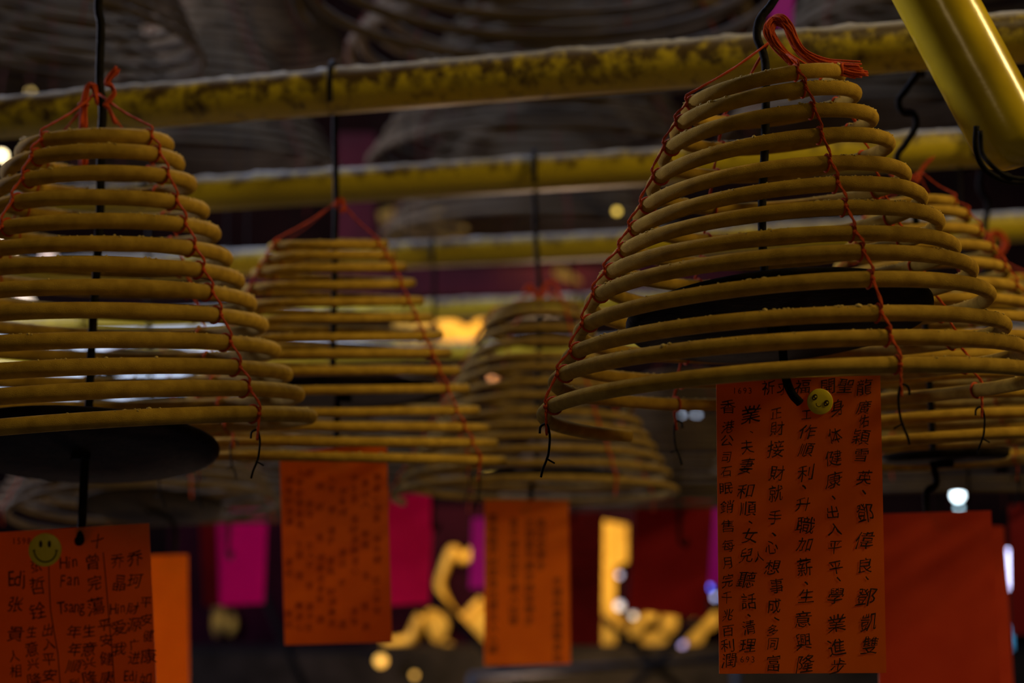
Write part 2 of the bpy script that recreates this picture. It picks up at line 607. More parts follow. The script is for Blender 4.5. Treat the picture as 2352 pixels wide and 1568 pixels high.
make_rod([(340, 600), (345, 800), (350, 1000), (350, 1165)],
         3.24, P_Y[2], 'black rod seen behind the left coil, with tray above the bright orange card', tray=(350, 1166, 0.150, T(-14), T(0)),
         lower=[(352, 1170, 3.24), (398, 1200, 3.23), (403, 1250, 3.22), (395, 1290, 3.212), (375, 1305, 3.208)], r=0.0050)


# ---------------------------------------------------------------- incense coils
def lerp(a, b, t):
    return a + (b - a) * t


def sample(lst, t):
    if t <= 0:
        return lst[0] + (lst[1] - lst[0]) * t
    n = len(lst) - 1
    if t >= n:
        return lst[n] + (lst[n] - lst[n - 1]) * (t - n)
    i = int(t)
    return lerp(lst[i], lst[i + 1], t - i)


class Coil:
    """front: photo y of the nearest point of every ring, cx / a: centre and half-width in photo px, top and bottom"""

    def __init__(s, d, fronts, cx, a, tilt, roll, seed, t0=-0.3, t1=None, tail_sag=0.0, r=0.0062):
        s.d, s.fronts, s.cx, s.a, s.tilt, s.roll, s.seed = d, fronts, cx, a, tilt, roll, seed
        s.N = len(fronts) - 1
        s.t0 = t0
        s.t1 = s.N + 0.4 if t1 is None else t1
        s.sag = tail_sag
        s.r = r

    def frame(s, t):
        u = t / s.N
        a = lerp(s.a[0], s.a[1], u)
        R = a / FPX * s.d - s.r
        cx = lerp(s.cx[0], s.cx[1], u)
        uu = min(max(u, 0), 1)
        tl = T(sample(s.tilt, uu * (len(s.tilt) - 1)))
        rl = T(sample(s.roll, uu * (len(s.roll) - 1)))
        fy = sample(s.fronts, t)
        zf = at(cx, fy, s.d - R).z
        c = Vector((at(cx, fy, s.d).x, s.d, zf - R * math.sin(tl)))
        return c, R, tl, rl

    def point(s, t, extra=0.0):
        c, R, tl, rl = s.frame(t)
        phi = -PI / 2 - 2 * PI * t
        R2 = R + extra + 0.002 * noise.noise(Vector((t * 1.7, s.seed, 0.0)))
        x, y = R2 * math.cos(phi), R2 * math.sin(phi)
        z = x * math.sin(rl) - y * math.sin(tl)
        z += 0.0042 * noise.noise(Vector((t * 2.3, s.seed * 3.1, 5.0)))
        if t > s.N:
            z -= s.sag * ((t - s.N) / max(s.t1 - s.N, 1e-3)) ** 1.5
        return c + Vector((x * math.cos(rl), y * math.cos(tl), z))

    def t_at(s, ang, k):
        """t of crossing number k at angle ang (degrees, -90 is the front)"""
        return (-90.0 - ang) / 360.0 % 1.0 + k


def make_coil(c, label, thread_angles, knot, loops=True, crumbs=True, group=None, mat=None, seg=80, ends=True, thread_r=0.0015, ang_of_t=None):
    ks = []
    base_c, _, _, _ = c.frame(c.N)
    root = empty('incense_coil', base_c, label, 'incense coil', group)
    n = int((c.t1 - c.t0) * seg)
    pts = [c.point(c.t0 + (c.t1 - c.t0) * i / n) for i in range(n + 1)]
    rr = [c.r * (1 + 0.05 * noise.noise(Vector((i * 0.11, c.seed, 2)))) for i in range(n + 1)]
    m = MB(); m.tube(pts, rr, 14)
    m.build('spiral', mat or M['incense'], root)
    for j, ang in enumerate(thread_angles):
        tm = MB()
        path = [knot + Vector((0.003 * math.cos(j * 1.6), 0.003 * math.sin(j * 1.6), 0))]
        first = True
        t = c.t_at(ang, 0) - 1
        while t < c.t1:
            if t >= c.t0:
                p = c.point(t, c.r + 0.0012)
                if first:
                    for q in (0.45, 0.85):
                        path.append(path[0].lerp(p + Vector((0, 0, c.r * 1.3)), q) - Vector((0, 0, 0.004 * math.sin(q * PI))))
                    first = False
                w = 0.0006
                path.append(p + Vector((random.uniform(-w, w), 0, c.r * 1.15)))
                path.append(p + Vector((random.uniform(-w, w), random.uniform(-w, w), 0)))
                if loops:
                    q = c.point(t)
                    tan = (c.point(t + 0.01) - c.point(t - 0.01)).normalized()
                    tm.torus(q, (tan + Vector((0.12, 0.1, 0.1))).normalized(), c.r + 0.0009, thread_r * 0.85, 16, 5)
                    # small knot
                    tm.ball(p + Vector((0, 0, -0.001)), thread_r * 1.9, 6)
                last = p
            t += 1
        end = last + Vector((random.uniform(-0.004, 0.004), 0, -0.030))
        path.append(last.lerp(end, 0.5))
        path.append(end)
        sp = smooth_path(path, 5)
        if loops:   # two twisted strands
            for ph in (0, PI):
                tw_ = []
                for i, p in enumerate(sp):
                    q = ph + i * 1.1
                    tw_.append(p + Vector((math.cos(q), math.sin(q), 0)) * thread_r * 0.45)
                tm.tube(tw_, thread_r * 0.72, 6)
        else:
            tm.tube(sp, thread_r, 6)
        tm.build('thread', M['thread'], root)
        if ends:
            wm = MB()
            g = random.choice((-1, 1))
            s_ = 1.0
            wm.tube(smooth_path([end + Vector((0.007 * g, 0, 0.002)), end + Vector((0.006 * g, 0, 0.009)), end + Vector((0, 0, 0.011)),
                                 end + Vector((-0.003 * g, 0, 0.0)), end + Vector((-0.002 * g, 0, -0.016)), end + Vector((0.0, 0, -0.024)),
                                 end + Vector((0.004 * g, 0, -0.034)), end + Vector((0.006 * g, 0, -0.042))]), 0.0012, 6)
            wm.tube([end + Vector((-0.008 * g, 0, -0.028)), end + Vector((0.001 * g, 0, -0.023))], 0.0009, 6)
            wm.build('wire_hook', M['wire'], root)
    if crumbs:
        cm = MB()
        for i in range(3200):
            t = random.uniform(c.t0, c.t1)
            if noise.noise(Vector((t * 9, c.seed, 9))) < 0.02 + random.uniform(-0.12, 0.12):
                continue
            p = c.point(t)
            off = random.uniform(-0.75, 0.75)
            s_ = random.uniform(0.0006, 0.0014) if random.random() < 0.95 else random.uniform(0.0014, 0.0024)
            tan = (c.point(t + 0.01) - c.point(t - 0.01)).normalized()
            side = tan.cross(Vector((0, 0, 1))).normalized()
            cm.ball(p + side * (c.r * math.sin(off)) + Vector((0, 0, c.r * math.cos(off))), s_, 6,
                    (random.uniform(0.8, 1.7), random.uniform(0.7, 1.3), random.uniform(0.6, 1.1)))
        o = cm.build('ash_crumbs', M['crumb'], root)
        o['kind'] = 'stuff'
    return root


def strands(paths, n, spread, r, name, root, mat=None, tie=None):
    m = MB()
    for path in paths:
        P = [Vector(p) for p in path]
        for i in range(n):
            off = Vector((random.uniform(-1, 1), random.uniform(-1, 1), random.uniform(-1, 1))) * spread
            q = []
            for k, p in enumerate(P):
                w = 0.65 + 0.5 * k / len(P)
                q.append(p + off * w + Vector((random.uniform(-1, 1), random.uniform(-1, 1), random.uniform(-1, 1))) * spread * 0.25)
            m.tube(smooth_path(q, 5), r, 5)
    if tie:
        for (c, ax, R) in tie:
            m.torus(c, ax, R, r * 1.6, 14, 5)
    return m.build(name, mat or M['thread'], root)


# --- big coil on the right
F3 = [171, 207, 259, 314, 382, 432, 482, 538, 589, 648, 723, 778, 839]
c3 = Coil(1.645, F3, (1760, 1809), (194, 574), (-1.2, 2.6, 2.3, 2.2), (7.6, 4.4, 2.0, 1.7), 3.3, t0=-0.42, t1=12.40, tail_sag=0.012, r=0.0077)
k3 = at(1775, 92, 1.635)
big = make_coil(c3, 'largest and nearest ochre incense coil, at the right, bound with red string', (-78, 24, 112, 195), k3)
d = 1.60
strands([[at(1825, 150, d), at(1803, 128, d), at(1778, 100, d), at(1765, 72, d), at(1772, 47, d + .01), at(1796, 42, d), at(1815, 66, d), at(1828, 98, d), at(1850, 124, d), at(1890, 143, d), at(1930, 150, d), at(1972, 152, d)],
         [at(1825, 155, d), at(1806, 125, d), at(1782, 96, d), at(1772, 70, d), at(1780, 52, d + .01), at(1800, 52, d), at(1820, 78, d), at(1838, 112, d), at(1866, 136, d), at(1905, 150, d), at(1945, 162, d), at(1986, 168, d)],
         [at(1815, 140, d), at(1795, 112, d), at(1768, 86, d), at(1762, 62, d), at(1780, 44, d + .01), at(1806, 56, d), at(1822, 88, d), at(1846, 122, d), at(1880, 144, d), at(1925, 160, d), at(1965, 171, d)]],
        12, 0.0036, 0.0010, 'tassel', big, tie=[(at(1935, 157, d), PDIR, 0.0050)])

# --- left coil
F1 = [314, 350, 398, 452, 508, 559, 607, 661, 711, 786, 846, 907, 979]
c1 = Coil(1.88, F1, (225, 214), (182, 520), (-1, 0, 0, 0), (3.2, 1, 0.3, 3.5), 8.1, t0=-0.35, t1=12.45, r=0.0091)
k1 = at(222, 215, 1.875)
left = make_coil(c1, 'ochre incense coil on the left, cut off by the picture edge', (-34, 62, 152, 244), k1, thread_r=0.0016)
d = 1.862
strands([[at(222, 238, d), at(214, 205, d), at(200, 195, d), at(190, 225, d), at(186, 260, d), at(184, 300, d), at(183, 345, d + .05), at(186, 382, d + .05)],
         [at(224, 235, d), at(218, 200, d), at(205, 198, d), at(197, 230, d), at(196, 265, d), at(196, 300, d), at(198, 350, d + .05), at(198, 380, d + .05)]],
        9, 0.0034, 0.0011, 'tassel', left, tie=[(at(192, 240, d), (0, 0, 1), 0.0055)])
strands([[at(240, 242, d), at(252, 228, d), at(262, 212, d), at(256, 196, d), at(244, 192, d), at(250, 178, d), at(262, 165, d), at(268, 156, d)],
         [at(238, 240, d), at(246, 246, d), at(252, 258, d), at(258, 272, d), at(262, 282, d)]],
        8, 0.0026, 0.0011, 'bow', left)

# --- middle coil
F2 = [561, 587, 616, 654, 695, 734, 773, 814, 855, 896, 948, 980, 1014, 1048]
c2 = Coil(2.385, F2, (760, 764), (140, 406), (-7.5, -6, -3, 0), (0.0, 0, 0.0, -1.2), 5.2, t0=-0.5, t1=13.35, r=0.0066)
k2 = at(778, 462, 2.375)
mid = make_coil(c2, 'flat looking incense coil in the middle, behind and between the two nearest ones', (-32, 40, 148, 215), k2, seg=64, thread_r=0.0014)
strands([[at(770, 475, 2.36), at(776, 462, 2.36), at(786, 460, 2.36), at(790, 478, 2.36), at(782, 486, 2.36)]], 9, 0.003, 0.0012, 'bow', mid)

# --- blurred coil behind, between middle and right
F4 = [694, 717, 750, 782, 814, 843, 875, 907, 943, 971, 1000, 1030, 1062, 1096]
c4 = Coil(3.03, F4, (1236, 1232), (106, 330), (9, 6), (0, 0), 6.6, t0=-0.4, t1=13.3, r=0.0072)
k4 = at(1245, 662, 3.02)
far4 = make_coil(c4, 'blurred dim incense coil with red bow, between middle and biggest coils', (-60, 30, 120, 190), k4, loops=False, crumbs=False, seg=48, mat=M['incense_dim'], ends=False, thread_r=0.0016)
strands([[at(1238, 690, 3.0), at(1250, 660, 3.0), at(1270, 645, 3.0), at(1282, 668, 3.0), at(1286, 690, 3.0)],
         [at(1235, 690, 3.0), at(1222, 665, 3.0), at(1215, 655, 3.0), at(1205, 672, 3.0)],
         [at(1244, 685, 3.0), at(1262, 668, 3.0), at(1272, 686, 3.0)]], 6, 0.004, 0.0013, 'bow', far4)

# --- coil behind the big one, at the right
F5 = [462, 487, 521, 560, 600, 645, 690, 728, 770, 815, 860, 905, 950, 1000]
c5 = Coil(2.13, F5, (2100, 2125), (105, 450), (2, 5), (0, 2), 2.4, t0=-0.4, t1=13.3, r=0.0072)
k5 = at(2112, 395, 2.125)
far5 = make_coil(c5, 'incense coil half hidden behind the right side of the biggest coil', (-40, 45, 140, 200), k5, loops=True, crumbs=False, seg=56, thread_r=0.0012)
strands([[at(2105, 420, 2.1), at(2112, 395, 2.1), at(2128, 375, 2.1), at(2140, 362, 2.1)], [at(2105, 415, 2.1), at(2085, 400, 2.1), at(2060, 408, 2.1), at(2045, 395, 2.1)]], 5, 0.003, 0.001, 'bow', far5)

# --- coil at the right edge
F6 = [640, 664, 697, 730, 765, 800, 835, 870, 905, 940, 975, 1005, 1040]
c6 = Coil(2.79, F6, (2270, 2285), (110, 350), (3, 3), (0, 0), 4.9, t0=-0.4, t1=12.3, r=0.0072)
k6 = at(2282, 585, 2.78)
far6 = make_coil(c6, 'incense coil with round red bow at the right edge, behind two others', (-60, 30, 120, 210), k6, loops=False, crumbs=False, seg=48, ends=False, thread_r=0.0014)
strands([[at(2272, 590, 2.76), at(2270, 545, 2.76), at(2292, 535, 2.76), at(2308, 560, 2.76), at(2296, 582, 2.76), at(2278, 575, 2.76)]], 12, 0.006, 0.0014, 'bow', far6)

# --- coil behind the left one
F7 = [800, 825, 850, 877, 904, 931, 958, 984, 1010, 1036, 1062, 1088, 1114]
c7 = Coil(3.24, F7, (342, 338), (100, 312), (6, 10), (0, 3), 1.9, t0=-0.4, t1=12.4, r=0.0072)
k7 = at(340, 770, 3.23)
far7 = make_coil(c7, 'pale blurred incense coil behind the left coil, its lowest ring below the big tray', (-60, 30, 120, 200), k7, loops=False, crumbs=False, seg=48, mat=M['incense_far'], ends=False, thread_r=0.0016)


# ---------------------------------------------------------------- the more distant coils (copies of one)
def proto_coil():
    root = empty('incense_coil', (0, 0, 0))
    N = 14
    H = 0.31
    R0, R1 = 0.075, 0.265
    def P(t):
        u = t / N
        R = lerp(R0, R1, u) + 0.003 * noise.noise(Vector((t * 1.7, 3.3, 0)))
        phi = -PI / 2 - 2 * PI * t
        return Vector((R * math.cos(phi), R * math.sin(phi), H * (1 - u) + 0.005 * noise.noise(Vector((t * 2.3, 1.1, 5)))))
    m = MB()
    n = N * 40
    m.tube([P(-0.4 + (N + 0.7) * i / n) for i in range(n + 1)], 0.0062, 8)
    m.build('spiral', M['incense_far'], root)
    for a in (-60, 30, 120, 210):
        q = Vector((math.cos(T(a)), math.sin(T(a)), 0))
        tm = MB()
        tm.tube([Vector((0, 0, H + 0.11)), q * R0 + Vector((0, 0, H + 0.01)), q * (R1 + 0.008), q * (R1 + 0.008) - Vector((0, 0, 0.05))], 0.0014, 5)
        tm.build('thread', M['dim_thread'], root)
    r = MB()
    r.ball((0, 0, H + 0.11), 0.014, 8)
    r.build('bow', M['dim_thread'], root)
    return root


proto = proto_coil()
used = [False]
rod_n = [0]


def hang_coil(px, py, a, d, label, roll=0.0, tiltx=0.0, group=None, top=4.9):
    """px, py: centre of the lowest ring in the photo, a its half-width there"""
    o = proto if not used[0] else copy_tree(proto)
    used[0] = True
    s = (a / FPX * d) / 0.265
    o.location = at(px, py, d)
    o.scale = (s, s, s)
    o.rotation_euler = (T(tiltx), T(roll), random.uniform(-0.5, 0.5) if not roll else 0)
    tag(o, label, 'incense coil', group)
    return o, s


thin_rods = []


def hang_from_ceiling(o, s, label):
    top = Vector(o.location) + (o.rotation_euler.to_matrix() @ Vector((0, 0, 0.42 * s)))
    m = MB()
    m.tube([top + Vector((0, 0, 0.0)), top + Vector((0, 0, 0.15)), Vector((top.x, top.y, 5.70))], 0.006, 6)
    m.tube(smooth_path([top + Vector((0, 0, 0.02)), top + Vector((0.012, 0, -0.01)), top + Vector((0.026, 0, 0.01)), top + Vector((0.024, 0, 0.03))]), 0.005, 6)
    r = m.build('ceiling_rod', M['wire'], origin=top)
    tag(r, label, 'rod')


UP = [
    (1235, 8, 560, 2.95, 'large brown coil overhead at top centre', 0, 0),
    (1290, 128, 490, 4.1, 'upper coil behind the large brown one at top centre', 0, 0),
    (1235, 372, 385, 5.3, 'dim upper coil between the crusty pole and second pole', 0, 0),
    (1225, 545, 345, 6.65, 'faint upper coil between second pole and third pole', 0, 0),
    (95, 88, 382, 3.3, 'upper coil at top left with a pointed loop of ring', 6, -2),
    (90, 225, 330, 5.2, 'pale speckled upper coil at the far left edge', 0, 0),
    (585, 165, 250, 8.3, 'dark faint upper coil left of the large top centre one', 0, 0),
    (460, 395, 330, 6.6, 'dim upper coil below the crusty pole, left of the hooked rod', 0, 0),
    (2200, 95, 415, 4.9, 'upper coil beside the slanting tube', 0, 0),
    (1990, 300, 330, 6.5, 'dim upper coil seen right of the biggest coil', 0, 0),
]
for (px, py, a, dd, lab, roll, tl) in UP:
    o, s = hang_coil(px, py, a, dd, lab, roll, tl, 'upper tier of coils under the ceiling')
    hang_from_ceiling(o, s, 'ceiling rod of the ' + lab)

BG = [
    (995, 1130, 238, P_Y[3], 'blurred coil above the pink card'),
    (525, 1195, 212, P_Y[3] + 0.02, 'blurred coil above the magenta card'),
    (1560, 1160, 255, P_Y[3], 'blurred coil left of the big handwritten card'),
    (2160, 1125, 250, P_Y[3], 'blurred coil above the plain red card at the right'),
    (1330, 1165, 195, P_Y[4], 'small far coil behind the far orange card'),
    (760, 1150, 195, P_Y[4], 'small far coil hidden behind the middle orange card'),
    (1800, 1140, 195, P_Y[4], 'small far coil behind the big handwritten card'),
    (190, 1160, 195, P_Y[4], 'small far coil behind the big tray at the left'),
]
for (px, py, a, yc, lab) in BG:
    xx = (px - 1176) / FPX
    dd = (yc + 0.045) / (1 - SLOPE * xx)
    o, s = hang_coil(px, py, a, dd, lab, 0, 0, 'standard coils on the far poles')
    top = Vector(o.location) + Vector((0, 0, 0.42 * s))
    m = MB()
    hx = top.x
    pyy = pole_y_at(yc, hx)
    R = POLE_R + 0.009
    arc = [Vector((hx, pyy - R * math.cos(PI * k / 8), POLE_H + R * math.sin(PI * k / 8))) for k in range(9)]
    bot = Vector(o.location) + Vector((0, 0, -0.05))
    m.tube([arc[0] - Vector((0, 0, 0.03))] + arc + [top, bot, bot + Vector((0, -0.01, -0.04)), bot + Vector((0.012, -0.03, -0.05)), bot + Vector((0.018, -0.034, -0.03))], 0.005, 8)
    rt = empty('hanging_rod', top, 'thin far rod of the ' + lab.replace('blurred coil', 'coil'), 'rod')
    m.build('rod', M['wire'], rt)
    t = tray_mesh(bot + Vector((0, 0, 0.09)), 0.12, T(-4), 0)
    t.build('ash_tray', M['tray'], rt)


# ---------------------------------------------------------------- writing
_gl = {}


def glyph(ch):
    if ch in _gl:
        return _gl[ch]
    cu = bpy.data.curves.new('glyph', 'FONT')
    cu.body = ch
    cu.size = 1.0
    cu.resolution_u = 2
    cu.align_x = 'CENTER'
    ob = bpy.data.objects.new('glyph', cu)
    COL.objects.link(ob)
    dg = bpy.context.evaluated_depsgraph_get()
    me = bpy.data.meshes.new_from_object(ob.evaluated_get(dg))
    vs_ = [(v.co.x, v.co.y) for v in me.vertices]
    fs = [tuple(p.vertices) for p in me.polygons]
    bpy.data.objects.remove(ob)
    bpy.data.curves.remove(cu)
    bpy.data.meshes.remove(me)
    if vs_:
        x0 = min(v[0] for v in vs_); x1 = max(v[0] for v in vs_)
        y0 = min(v[1] for v in vs_); y1 = max(v[1] for v in vs_)
        cx, cy = (x0 + x1) / 2, (y0 + y1) / 2
        vs_ = [(x - cx, y - cy) for x, y in vs_]
    _gl[ch] = (vs_, fs)
    return _gl[ch]


def put_glyph(m, ch, px, py, size, d, hand=1.0, sx=1.0, rot=0.0):
    vs_, fs = glyph(ch)
    base = len(m.v)
    sd = random.uniform(0, 100)
    shear = random.uniform(-0.10, 0.16) * hand
    ro = rot + random.uniform(-0.09, 0.09) * hand
    kx = sx * (1 + random.uniform(-0.12, 0.08) * hand)
    cr, sr = math.cos(ro), math.sin(ro)
    for (x, y) in vs_:
        x2 = x * kx + shear * y + 0.060 * hand * noise.noise(Vector((x * 3.2, y * 3.2, sd)))
        y2 = y + 0.14 * x * hand * 0.6 + 0.060 * hand * noise.noise(Vector((x * 3.2, y * 3.2, sd + 50)))
        X = cr * x2 - sr * y2
        Y = sr * x2 + cr * y2
        m.v.append(at(px + X * size, py - Y * size, d))
    for f in fs:
        m.f.append(tuple(base + i for i in f))


def stroke(m, pts, w, d):
    """flat pen line in photo px on the card at depth d"""
    n = len(pts)
    base = len(m.v)
    for i, (x, y) in enumerate(pts):
        a = pts[max(i - 1, 0)]; b = pts[min(i + 1, n - 1)]
        tx, ty = b[0] - a[0], b[1] - a[1]
        l = math.hypot(tx, ty) or 1
        nx, ny = -ty / l * w / 2, tx / l * w / 2
        m.v.append(at(x + nx, y + ny, d)); m.v.append(at(x - nx, y - ny, d))
    for i in range(n - 1):
        q = base + 2 * i
        m.f.append((q, q + 1, q + 3, q + 2))


def card(corners, d, mat, label, group=None, name='wish_card'):
    """corners TL TR BR BL in photo px; a thin laminated slab hanging at depth d"""
    P = [at(x, y, d) for (x, y) in corners]
    c = (P[0] + P[1]) / 2
    root = empty(name, c, label, 'card', group)
    m = MB()
    nx, nz = 16, 24
    for side, dy in ((0, 0.0), (1, 0.0012)):
        for j in range(nz + 1):
            for i in range(nx + 1):
                u, v = i / nx, j / nz
                p = P[0].lerp(P[1], u).lerp(P[3].lerp(P[2], u), v)
                m.v.append(p + Vector((0, dy, 0)))
    k = (nx + 1) * (nz + 1)
    for j in range(nz):
        for i in range(nx):
            a = j * (nx + 1) + i
            m.f.append((a, a + nx + 1, a + nx + 2, a + 1))
            m.f.append((k + a, k + a + 1, k + a + nx + 2, k + a + nx + 1))
    for j in range(nz):
        a = j * (nx + 1); m.f.append((a, k + a, k + a + nx + 1, a + nx + 1))
        a = j * (nx + 1) + nx; m.f.append((a, a + nx + 1, k + a + nx + 1, k + a))
    for i in range(nx):
        m.f.append((i, i + 1, k + i + 1, k + i))
        a = nz * (nx + 1) + i; m.f.append((a, k + a, k + a + 1, a + 1))
    m.build('paper', mat, root, smooth=False)
    return root


def badge(root, px, py, rpx, d, label, face):
    c = at(px, py, d)
    R = rpx / FPX * d
    m = MB()
    rot = Matrix.Rotation(PI / 2, 3, 'X')
    prof = [(0.0005, 0.0), (R * 0.98, 0.0), (R, 0.0006), (R * 0.985, 0.0012), (R * 0.93, 0.0016), (R * 0.5, 0.0018), (0.0005, 0.0019)]
    m.lathe(c, prof, 40, rot)
    b = m.build('smiley_badge', M['badge'], root)
    b['label'] = label
    fd = d - 0.0024
    f = MB()
    if face == 'smile':
        for ex in (-0.28, 0.24):
            pts = []
            base = len(f.v)
            for k in range(20):
                a = 2 * PI * k / 20
                f.v.append(at(px + (ex + 0.10 * math.cos(a)) * rpx, py + (-0.34 + 0.21 * math.sin(a)) * rpx, fd))
            f.f.append(tuple(base + k for k in range(20)))
        arc = []
        for k in range(25):
            a = T(5 + 170 * k / 24)
            arc.append((px + 0.68 * rpx * math.cos(a), py + (0.02 + 0.72 * math.sin(a)) * rpx))
        stroke(f, arc, rpx * 0.075, fd)
        for s_ in (-1, 1):
            stroke(f, [(px + s_ * 0.60 * rpx, py + 0.04 * rpx), (px + s_ * 0.76 * rpx, py + 0.06 * rpx)], rpx * 0.07, fd)
    else:
        ca, sa = math.cos(T(27)), math.sin(T(27))
        def Q(x, y):
            return (px + (x * ca - y * sa) * rpx, py + (x * sa + y * ca) * rpx)
        for ex in (-0.50, 0.50):
            base = len(f.v)
            for k in range(20):
                a = 2 * PI * k / 20
                x, y = Q(ex + 0.20 * math.cos(a), -0.12 + 0.25 * math.sin(a))
                f.v.append(at(x, y, fd))
            f.f.append(tuple(base + k for k in range(20)))
        arc = []
        for k in range(13):
            a = T(180 * k / 12)
            arc.append(Q(0.02 + 0.20 * math.cos(a), 0.22 + 0.18 * math.sin(a)))
        stroke(f, arc, rpx * 0.06, fd)
    fo = f.build('face', M['ink'], b, smooth=False)
    if face != 'smile':
        g = MB()
        for ex in (-0.50, 0.50):
            for (ox, oy, rr_) in ((0.05, -0.08, 0.075), (-0.02, 0.10, 0.05)):
                base = len(g.v)
                for k in range(12):
                    a = 2 * PI * k / 12
                    x, y = Q(ex + ox + rr_ * math.cos(a), -0.12 + oy + rr_ * math.sin(a))
                    g.v.append(at(x, y, fd - 0.0003))
                g.f.append(tuple(base + k for k in range(12)))
        g.build('eye_glint', M['badge'], b, smooth=False)
    return b


# --- big handwritten card
D = 1.640
big_card = card([(1645, 872), (2022, 862), (2036, 1545), (1652, 1547)], D, M['orange'],
                'orange card with six columns of black handwriting hanging under the biggest coil')
w = MB()
DI = D - 0.0006
cols = [
    [(1985, 888, '龍', 44), (1984, 935, '廣', 40), (1984, 967, '佑', 34), (1978, 1003, '穎', 44), (1978, 1045, '雪', 38), (1986, 1096, '英', 40), (1985, 1131, '、', 44), (1986, 1178, '鄧', 52), (1986, 1240, '偉', 50), (1988, 1298, '良', 42), (1992, 1328, '、', 44), (1988, 1372, '鄧', 52), (1996, 1428, '凱', 50), (1998, 1482, '雙', 50)],
    [(1924, 936, '身', 42), (1918, 1000, '体', 42), (1915, 1052, '健', 46), (1915, 1102, '康', 44), (1915, 1143, '、', 40), (1912, 1176, '出', 36), (1918, 1215, '入', 36), (1917, 1256, '平', 38), (1920, 1303, '平', 40), (1926, 1330, '、', 44), (1920, 1368, '學', 46), (1922, 1432, '業', 48), (1922, 1486, '進', 46), (1924, 1530, '步', 44)],
    [(1852, 952, '工', 30), (1855, 992, '作', 42), (1852, 1033, '順', 40), (1850, 1086, '利', 44), (1847, 1118, '、', 44), (1845, 1158, '升', 40), (1850, 1206, '職', 48), (1848, 1250, '加', 40), (1848, 1302, '薪', 50), (1852, 1338, '、', 40), (1852, 1368, '生', 40), (1844, 1422, '意', 44), (1845, 1473, '興', 46), (1850, 1524, '隆', 50)],
    [(1783, 950, '正', 34), (1785, 984, '財', 40), (1782, 1031, '接', 48), (1785, 1086, '財', 42), (1782, 1132, '就', 46), (1780, 1188, '手', 40), (1778, 1227, '、', 44), (1772, 1256, '心', 40), (1774, 1302, '想', 42), (1784, 1345, '事', 42), (1778, 1390, '成', 42), (1784, 1420, '、', 44), (1775, 1447, '多', 32), (1775, 1478, '同', 34), (1777, 1522, '富', 46)],
    [(1725, 952, '業', 50), (1727, 992, '、', 30), (1716, 1026, '夫', 38), (1715, 1070, '妻', 46), (1712, 1128, '和', 42), (1718, 1168, '順', 42), (1724, 1200, '、', 40), (1722, 1230, '女', 40), (1714, 1275, '兒', 40), (1742, 1278, '人', 28), (1716, 1330, '聽', 46), (1720, 1380, '話', 44), (1720, 1413, '、', 34), (1720, 1440, '清', 40), (1718, 1482, '理', 40)],
    [(1672, 934, '香', 38), (1672, 980, '港', 34), (1670, 1012, '公', 32), (1668, 1050, '司', 34), (1668, 1083, '石', 30), (1668, 1121, '眠', 34), (1670, 1163, '銷', 38), (1671, 1208, '售', 36), (1673, 1252, '每', 34), (1670, 1293, '月', 34), (1672, 1333, '完', 38), (1670, 1372, '千', 34), (1672, 1412, '兆', 34), (1672, 1448, '百', 32), (1671, 1482, '利', 36), (1674, 1516, '潤', 38)],
    [(1765, 890, '祈', 40), (1800, 890, '求', 40), (1843, 888, '福', 40), (1902, 888, '開', 42), (1943, 886, '聖', 40)],
]
for col in cols:
    for (x, y, ch, s_) in col:
        put_glyph(w, ch, x, y, s_ * 0.90, DI, 1.35)
w.build('handwriting', M['ink'], big_card, smooth=False)
w = MB()
for k, ch in enumerate('1693'):
    put_glyph(w, ch, 1687 + k * 12, 897, 20, DI, 0.2, 0.9)
    put_glyph(w, ch, 1692 + k * 12.5, 1514, 21, DI, 0.2, 0.9)
w.build('stamped_number', M['stamp_ink'], big_card, smooth=False)
badge(big_card, 1883, 922, 30, D - 0.0004, 'glittery yellow badge with tilted face and two round eyes', 'tilted')

# --- left card
D = 1.862
left_card = card([(-70, 1226), (342, 1201), (362, 1640), (-60, 1650)], D, M['orange'],
                 'orange card with handwriting and a round smiling badge, at the lower left corner')
w = MB()
DI = D - 0.0006
L = [
    (224, 1242, '十', 40), (213, 1290, '曾', 44), (217, 1338, '完', 42), (220, 1392, '蕩', 48),
    (270, 1288, '乔', 40), (310, 1282, '乔', 42), (275, 1338, '晶', 44), (309, 1334, '珂', 42),
    (335, 1383, '平', 32), (337, 1422, '安', 32), (341, 1460, '健', 34), (341, 1506, '康', 40), (305, 1397, '財', 34), (308, 1434, '源', 38), (309, 1480, '广', 30), (308, 1510, '进', 36),
    (272, 1441, '爱', 40), (274, 1490, '我', 38), (334, 1560, '如', 36),
    (84, 1300, '张', 36), (86, 1345, '哲', 48), (86, 1402, '铨', 44), (36, 1388, '张', 42),
    (35, 1455, '貴', 44), (32, 1506, '人', 32), (36, 1540, '相', 36), (36, 1585, '助', 36),
    (73, 1450, '生', 34), (73, 1490, '意', 40), (76, 1524, '兴', 32), (80, 1560, '隆', 38),
    (110, 1446, '出', 36), (112, 1478, '入', 34), (112, 1514, '平', 36), (114, 1550, '安', 36),
    (170, 1450, '年', 36), (172, 1490, '年', 38), (170, 1530, '順', 38), (168, 1572, '利', 36),
    (205, 1448, '生', 36), (204, 1490, '意', 40), (204, 1522, '兴', 32), (207, 1556, '隆', 38),
    (240, 1436, '平', 34), (244, 1470, '安', 34), (244, 1512, '健', 38), (246, 1556, '康', 38),
]
for (x, y, ch, s_) in L:
    put_glyph(w, ch, x, y, s_ * 0.90, DI, 1.35)
